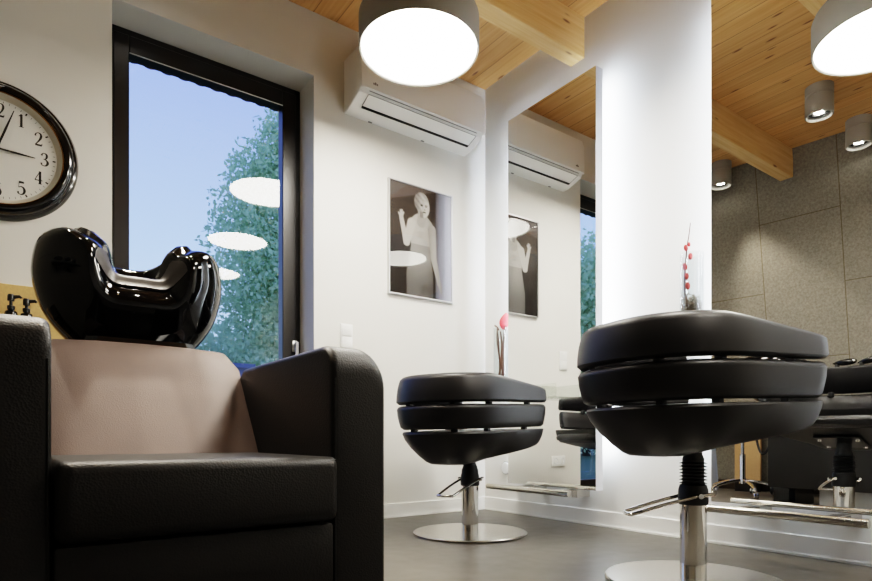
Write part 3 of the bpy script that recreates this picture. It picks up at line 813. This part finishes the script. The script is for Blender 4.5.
# padded neck rest lying in the notch
rings = []
for p_, c_ in sorted(zip(bprof, BCOLS), key=lambda q: q[0][0]):
    if p_[3] < .10 or p_[5] > 0: continue
    k_ = min(1, (p_[3] - .08) * 4)
    up_ = [q + (Vector((p_[4], p_[5], 0)) * (.002 + .0010 * i) + Vector((0, 0, .008 - .0009 * i))) * k_ for i, q in enumerate(c_[:8])]
    dn_ = [q - Vector((p_[4], p_[5], 0)) * .004 - Vector((0, 0, .004)) for q in c_[:8]]
    i0 = c_[0] - Vector((p_[4], p_[5], 0)) * .03 + Vector((0, 0, .008 * k_))
    rings.append([q + Vector((0, .55, 0)) for q in [i0 - Vector((0, 0, .012))] + [i0] + up_ + dn_[::-1]])
MB().loft(rings).build('neck_rest', leather('neck_rest_rubber', srgb(40, 33, 29), .42, 400, .05), bas, True, 60)
tp = MB().tube(smooth_curve([(.0, .81, .95), (.0, .81, 1.06), (0, .77, 1.085), (0, .71, 1.055)], 6), .013, 12)
tp.build('tap', M_chrome, bas)
MB().tube(smooth_curve([(.17, .62, .78), (.22, .60, .60), (.23, .56, .42), (.235, .52, .38), (.235, .48, .45), (.21, .46, .62)], 8), .008, 8).build('hose', M_rubber, wc)

# ------------------------------------------------------------------ tan backing board, ledge and pump bottles by the left wall
lb = thing('wash_ledge', 'tan board ledge low on the wall behind the wash chair', 'ledge', (-2.74, 0, 0))
MB().box((-.36, -.03, 0), (.385, -.001, 1.165), .002, 1).build('back_board', M_cork, lb, False)
MB().box((-.34, -.20, .935), (.12, -.03, .9595), .003, 1).build('shelf_board', M_cork, lb, False)
def bottle(x, y, h, label):
    t = thing('pump_bottle', label, 'bottle', (x, y, .96), .0, 'black pump bottles on the ledge')
    b0 = .062 * h / .146
    MB().lathe([(.0005, 0), (.022, 0), (.024, .004), (.024, b0), (.021, b0 + .012), (.012, b0 + .018), (.012, b0 + .026), (.0005, b0 + .026)], 24).build('bottle_body', M_gloss_black, t)
    pm = MB().lathe([(.014, b0 + .022), (.014, b0 + .036), (.006, b0 + .038), (.006, h - .03), (.013, h - .028), (.013, h - .006), (.010, h), (.0005, h)], 18)
    pm.tube([(0, 0, h - .012), (.030, -.01, h - .008), (.036, -.012, h - .014)], [.009, .007, .005], 8)
    pm.build('pump_head', M_blackplastic, t)
bottle(-2.722, -.10, .148, 'black pump bottle on the wash ledge, left one with the taller pump')
bottle(-2.668, -.10, .136, 'black pump bottle on the wash ledge, right one beside the basin')

# ------------------------------------------------------------------ rolling stool and tan board behind the wash chair (seen in the large mirror)
st = thing('rolling_stool', 'chrome star-base rolling stool behind the wash chair, seen in the large mirror', 'stool', (-2.70, -.60, 0))
MB().lathe([(.0005, .555), (.15, .555), (.165, .565), (.17, .59), (.165, .61), (.14, .622), (.0005, .626)], 40).build('seat', M_leather, st)
MB().lathe([(.028, .105), (.028, .15), (.024, .16), (.024, .36), (.014, .362), (.014, .555)], 24, cap0=True, cap1=True).build('column', M_chrome, st)
for k in range(5):
    a = k * 2 * PI / 5 + .45; ca_, sa_ = math.cos(a), math.sin(a)
    lg = MB().tube(smooth_curve([(.02 * ca_, .02 * sa_, .135), (.14 * ca_, .14 * sa_, .120), (.26 * ca_, .26 * sa_, .085), (.285 * ca_, .285 * sa_, .06)], 5), .012, 10).build('leg', M_chrome, st)
    cs = MB()
    for s in (-1, 1):
        Mx = Matrix.Translation((.285 * ca_ - sa_ * s * .011, .285 * sa_ + ca_ * s * .011, .026)) @ Matrix.Rotation(a + PI / 2, 4, 'Z') @ Matrix.Rotation(PI / 2, 4, 'Y')
        cs.lathe([(.0005, -.008), (.022, -.008), (.026, -.005), (.026, .005), (.022, .008), (.0005, .008)], 20, M=Mx)
    cs.build('caster', M_chrome, lg)
tb = thing('leaning_board', 'tan board standing against the grey panels, seen low in the large mirror', 'board', (-3.18, -.43, 0))
MB().box((-.012, -.10, .1), (.012, .14, .75), .003, 1).build('board_panel', mat('tan_cork', srgb(176, 146, 104), .7, bump=.2, bscale=90, var=.2, vscale=90), tb, False)
MB().box((-.05, -.08, 0), (.05, .12, .1), .004, 1).build('foot', M_frame_dark, tb, False)

tr = thing('salon_trolley', 'black salon trolley standing between wash chair and grey panels, seen low in the large mirror', 'trolley', (-3.08, -.80, 0))
MB().box((-.12, -.11, .08), (.12, .11, .70), .008).build('trolley_body', M_gloss_black, tr)
MB().box((-.13, -.12, .70), (.13, .12, .715), .003, 1).build('tray_top', M_blackplastic, tr)
for i in range(4): MB().box((.1205, -.10, .12 + i * .145), (.128, .10, .25 + i * .145), .003, 1).build('drawer_front', M_blackplastic, tr)
for x in (-.09, .09):
    for y in (-.08, .08): MB().sphere((x, y, .04), (.04, .02, .04), 14, 10).build('caster', M_rubber, tr)

# ------------------------------------------------------------------ black hair tools on a shelf of the panel wall (seen in the large mirror)
sx = lambda y, z: xt(y) - LEAN * (H - z)
sh = thing('tool_shelf', 'narrow black shelf on the grey panel wall, hidden behind the mirrored chair', 'shelf', (0, 0, 0))
MB().box((sx(-1.3, 1.08) - .03, -1.62, 1.065), (sx(-1.3, 1.08) + .20, -1.08, 1.085), .003, 1).build('shelf_board', M_blackplastic, sh, False)
for yy in (-1.45, -1.18): MB().box((sx(-1.3, 1.0) - .03, yy, .95), (sx(-1.3, 1.0) + .03, yy + .03, 1.066), .003, 1).build('bracket', M_blackplastic, sh, False)
for i, (y, a, L, lab) in enumerate(((-1.20, .1, .17, 'glossy black hair tool on the shelf, longest and lowest one'), (-1.37, .35, .15, 'glossy black hair tool on the shelf, middle one with raised head'), (-1.51, .25, .09, 'glossy black hair tool on the shelf, smallest one at the right'))):
    ht = thing('hair_clipper', lab, 'hair tool', (sx(-1.3, 1.08) + .12, y, 1.0855), 0, 'black hair tools on the panel shelf')
    b_ = MB(); rings = []
    for k in range(13):
        t = k / 12; r = .028 * (math.sin(PI * min(1, t * 1.0 + .06)) ** .45) * (1.1 - .35 * t) + .003
        yy = L * (t - .5); zz = .030 + (.5 - t) * math.sin(a) * L * .55 + .012
        rings.append([(r * math.cos(q * PI / 8), yy, zz + r * math.sin(q * PI / 8) * .9) for q in range(16)])
    b_.loft(rings); b_.build('tool_body', M_gloss_black, ht)
    MB().box((-.022, L * .30 - .012, .0), (.022, L * .30 + .012, .03), .004, 1).build('foot', M_blackplastic, ht)
    MB().box((-.023, -L * .5, .012 + .03 + math.sin(a) * L * .27 - .006), (.023, -L * .5 + .02, .012 + .034 + math.sin(a) * L * .27 + .01), .003, 1).build('blade', M_chrome, ht)

# ------------------------------------------------------------------ glass shelves with vases beside the mirrors
def side_shelf(y, z, label):
    t = thing('glass_shelf', label, 'shelf', (0, y, z))
    MB().box((-.13, -.075, -.008), (0, .075, 0), .001, 1).build('glass_plate', M_acryl, t, False)
    MB().box((-.02, -.06, -.016), (0, .06, -.008), .002, 1).build('holder', M_steel, t, False)
def vase(loc, h, label):
    t = thing('glass_vase', label, 'vase', loc)
    r = .054
    MB().lathe([(.0005, 0), (r, 0), (r, h), (r - .004, h), (r - .004, .014), (.0005, .014)], 40).build('glass_body', M_vase, t)
    return t
RV = Vector((.8097, -.5869, 0))
V1 = Vector((-.082, -.262, .86)); V2 = Vector((-.082, -1.607, 1.045))
side_shelf(V1.y, V1.z, 'small glass wall shelf beside the corner, hidden behind the far chair')
side_shelf(V2.y, V2.z, 'small glass wall shelf between the two mirrors, hidden behind the near chair')
vase(V1, .37, 'clear glass vase with brown twigs at the left edge of the narrow mirror')
vase(V2, .335, 'clear glass vase with red budded branch between the two mirrors')
def along(base, dpx, z, off=0): return base + RV * dpx + Vector((0, 0, z)) + Vector((.5869, .8097, 0)) * off
tw = thing('twig_bunch', 'crossed brown twigs with one pink red petal standing in the corner vase', 'twigs', V1 + Vector((0, 0, .0145)))
def rel(p, b): return p - b
for (a0, z0, a1, z1, o0, o1) in ((-.010, .005, -.030, .34, .01, -.02), (.014, .005, -.034, .36, -.01, .015), (.0, .005, .022, .37, .015, -.015), (-.02, .005, .026, .30, 0, .02), (.02, .005, -.012, .33, .01, -.01)):
    pts = [along(Vector((0, 0, 0)), a0 + (a1 - a0) * k + .006 * math.sin(k * 7 + a0 * 90), z0 + (z1 - z0) * k, o0 + (o1 - o0) * k) for k in (0, .25, .5, .75, 1)]
    MB().tube(smooth_curve(pts, 5), [.0075 - .003 * k / 20 for k in range(21)], 7).build('twig', M_twig, tw)
MB().tube(smooth_curve([along(Vector((0, 0, 0)), -.048, .372, 0), along(Vector((0, 0, 0)), -.03, .362, 0), along(Vector((0, 0, 0)), -.018, .34, 0)], 5), .005, 7).build('twig', M_twig, tw)
pe = MB(); rings = []
for k in range(9):
    t = k / 8; r = .036 * math.sin(PI * (t * .93 + .05)) ** .8
    c = along(Vector((0, 0, 0)), .012 + .018 * t, .345 + .11 * t, 0)
    rings.append([c + RV * r * math.cos(q * PI / 6) + Vector((.5869, .8097, 0)) * .4 * r * math.sin(q * PI / 6) for q in range(12)])
pe.loft(rings).build('petal', M_petal, tw)
bn = thing('budded_branch', 'thin upright branch with red buds standing in the vase between the mirrors', 'branch', V2 + Vector((0, 0, .0145)))
O = Vector((0, 0, 0)); mpp = .00479
zpx = lambda y: .5 + (438 - y) / 590 * 2.826 - V2.z - .0145
brp = [(-2, 318), (685.2 - 692, 293), (684.8 - 692, 277), (686 - 692, 262), (687 - 692, 248), (689 - 692, 236), (690.6 - 692, 223)]
MB().tube(smooth_curve([along(O, a * mpp, max(.004, zpx(y))) for a, y in brp], 6), [.0055 - .0035 * k / 36 for k in range(37)], 8).build('stem', M_branch, bn)
for (a, y, r) in ((689.2 - 692, 244.5, .0085), (686 - 692, 248, .012), (690.5 - 692, 256.5, .013), (685 - 692, 266.8, .014), (686.7 - 692, 276.3, .013), (687.9 - 692, 286, .014)):
    c = along(O, a * mpp, zpx(y)); Mx = Matrix.Translation(c) @ Matrix.Rotation(random.uniform(-.5, .5), 4, 'Y')
    MB().sphere((0, 0, 0), (r, r * .8, r * 1.35), 12, 8, M=Mx).build('bud', M_bud, bn)
ss = MB()
for k in range(230):
    p = Vector((random.gauss(0, .022), random.gauss(0, .022), random.uniform(.02, .115)))
    pts = []
    d = Vector((random.gauss(0, 1), random.gauss(0, 1), random.gauss(0, .7))).normalized()
    for i in range(5):
        q_ = p.copy()
        if math.hypot(q_.x, q_.y) > .046: f = .046 / math.hypot(q_.x, q_.y); q_.x *= f; q_.y *= f
        q_.z = max(.016, min(.155, q_.z)); pts.append(q_)
        d = (d + Vector((random.gauss(0, .6), random.gauss(0, .6), random.gauss(0, .6)))).normalized(); p = p + d * .014
    ss.tube(pts, 0.0017, 4, M=Matrix.Translation(V2))
tag(ss.build('sisal_filling', M_sisal), 'pale tangled sisal strands filling the vase between the mirrors', 'vase filling', None, 'stuff')

# clear holder standing on a slim glass ledge in front of the narrow mirror
gl_ = thing('mirror_ledge', 'slim glass ledge with raised front on the narrow mirror, above the far chair', 'ledge', (-.1455, -.80, .725))
MB().box((-.10, -.09, 0), (0, .09, .01), .001, 1).build('glass_plate', M_acryl, gl_, False)
lp = MB().box((-.10, -.09, .01), (-.095, .09, .085), .001, 1).box((-.095, .085, .01), (0, .09, .085), .001, 1)
lp.build('front_lip', M_acryl, gl_, False)

# ------------------------------------------------------------------ outside
struct('ground', MB().box((-40, WT, -.35), (60, 90, -.15)), M_grass)
def tree(x, y, z0, crown, n, label, seed, leaf=.16, trunk=.16):
    rnd = random.Random(seed)
    t = thing('tree', label, 'tree', (x, y, z0), 0, 'trees outside the window')
    top = max(c[2] for c in crown)
    MB().tube(smooth_curve([(0, 0, 0), (.1, .05, top * .4), (0, 0, top * .8)], 5), [trunk * (1 - .05 * k) for k in range(11)], 10).build('trunk', M_bark, t)
    b = MB(); vs = []; fs = []
    wsum = sum(c[3] ** 2 for c in crown)
    for (cx, cy, cz, r) in crown:
        m = int(n * r * r / wsum)
        for _ in range(m):
            d = Vector((rnd.gauss(0, 1), rnd.gauss(0, 1), rnd.gauss(0, 1))).normalized()
            p = Vector((cx, cy, cz)) + d * r * (rnd.random() ** .45) * (1 + .12 * math.sin(d.x * 9 + d.z * 11))
            u = Vector((rnd.gauss(0, 1), rnd.gauss(0, 1), rnd.gauss(0, 1))).normalized()
            w2 = u.cross(Vector((rnd.gauss(0, 1), rnd.gauss(0, 1), rnd.gauss(0, 1)))).normalized()
            s = leaf * rnd.uniform(.6, 1.3); k = len(vs)
            vs += [p - u * s, p + w2 * s * .5, p + u * s, p - w2 * s * .5]; fs.append((k, k + 1, k + 2, k + 3))
    b.v = vs; b.f = fs
    b.build('foliage', M_tree, t, False, recalc=False)
tree(3.15, 10.8, -.15, [(-.3, 0, 8.1, .8), (.1, 0, 7.3, 1.2), (-.9, 0, 6.9, .9), (-.95, 0, 5.9, 1.2), (.8, 0, 6.0, 1.5), (-.9, -.3, 4.7, 1.5), (.7, 0, 4.6, 1.6), (-.6, 0, 3.3, 1.5), (.9, 0, 3.2, 1.6), (-.1, 0, 2.0, 1.7), (1.9, 0, 4.2, 1.5), (2.0, .2, 5.6, 1.3)], 60000, 'tall pale green leafy tree outside filling the right of the window', 3, .07)
tree(-14.6, 11.0, -.15, [(0, 0, 6.6, 1.6), (-1.3, 0, 5.6, 1.5), (1.3, 0, 5.4, 1.6), (0, 0, 4.4, 1.9), (-1.5, 0, 3.4, 1.6), (1.6, 0, 3.2, 1.7), (0, 0, 2.2, 1.8), (1.4, 0, 1.4, 1.5), (-1.4, 0, 1.4, 1.5)], 26000, 'leafy tree outside seen only in the narrow mirror through the window', 11, .11)
tree(2.8, 16.5, -.15, [(-2.6, 0, 2.2, 1.7), (-1, 0, 2.7, 1.8), (1, 0, 2.4, 2.0), (3, 0, 2.6, 2.0), (-1.6, 0, 1.2, 1.6), (1.9, 0, 1.2, 1.8)], 22000, 'low broad bush behind the tall tree, seen low in the window', 5, .12)
tree(-5.2, 21, -.15, [(0, 0, 2.2, 1.8), (1.7, 0, 1.9, 1.6), (-1.7, 0, 2.0, 1.7), (0, 0, 1, 1.6)], 4000, 'far low bush outside at the left, behind the wash basin', 8, .2)
hs = thing('garden_house', 'low blue grey house outside, seen just above the wash chair back', 'house', (.55, 8.6, -.15))
MB().box((-.75, -.5, 0), (.45, .7, 2.02)).build('house_wall', M_house, hs, False)
rf = MB(); rf.add([(-.85, -.6, 1.98), (.55, -.6, 1.98), (.55, .8, 2.1), (-.85, .8, 2.1), (-.85, -.6, 2.06), (.55, -.6, 2.06), (.55, .8, 2.18), (-.85, .8, 2.18)], [(0, 1, 2, 3), (4, 7, 6, 5), (0, 4, 5, 1), (1, 5, 6, 2), (2, 6, 7, 3), (3, 7, 4, 0)])
rf.build('roof', M_roof, hs, False)

# ------------------------------------------------------------------ world: evening sky, brighter and greener near the horizon
wd = bpy.data.worlds.new('World'); sc.world = wd; wd.use_nodes = True; nt = wd.node_tree; L = nt.links.new
bg = nt.nodes['Background']; tc = N(nt, 'ShaderNodeTexCoord'); sp = N(nt, 'ShaderNodeSeparateXYZ'); L(tc.outputs['Generated'], sp.inputs[0])
cr = N(nt, 'ShaderNodeValToRGB'); L(sp.outputs['Z'], cr.inputs[0])
E = cr.color_ramp.elements
E[0].position = 0.0; E[0].color = srgb(190, 214, 244)
E[1].position = .75; E[1].color = srgb(112, 140, 226)
e2 = E.new(.28); e2.color = srgb(150, 182, 252)
e3 = E.new(.5); e3.color = srgb(126, 150, 248)
L(cr.outputs[0], bg.inputs['Color']); bg.inputs['Strength'].default_value = 1.55

sc.view_settings.view_transform = 'Filmic'
sc.view_settings.look = 'High Contrast'
sc.view_settings.exposure = 0.38
sc.cycles.max_bounces = 12
sc.cycles.diffuse_bounces = 5
sc.cycles.glossy_bounces = 6
sc.cycles.transparent_max_bounces = 12
sc.cycles.sample_clamp_indirect = 8
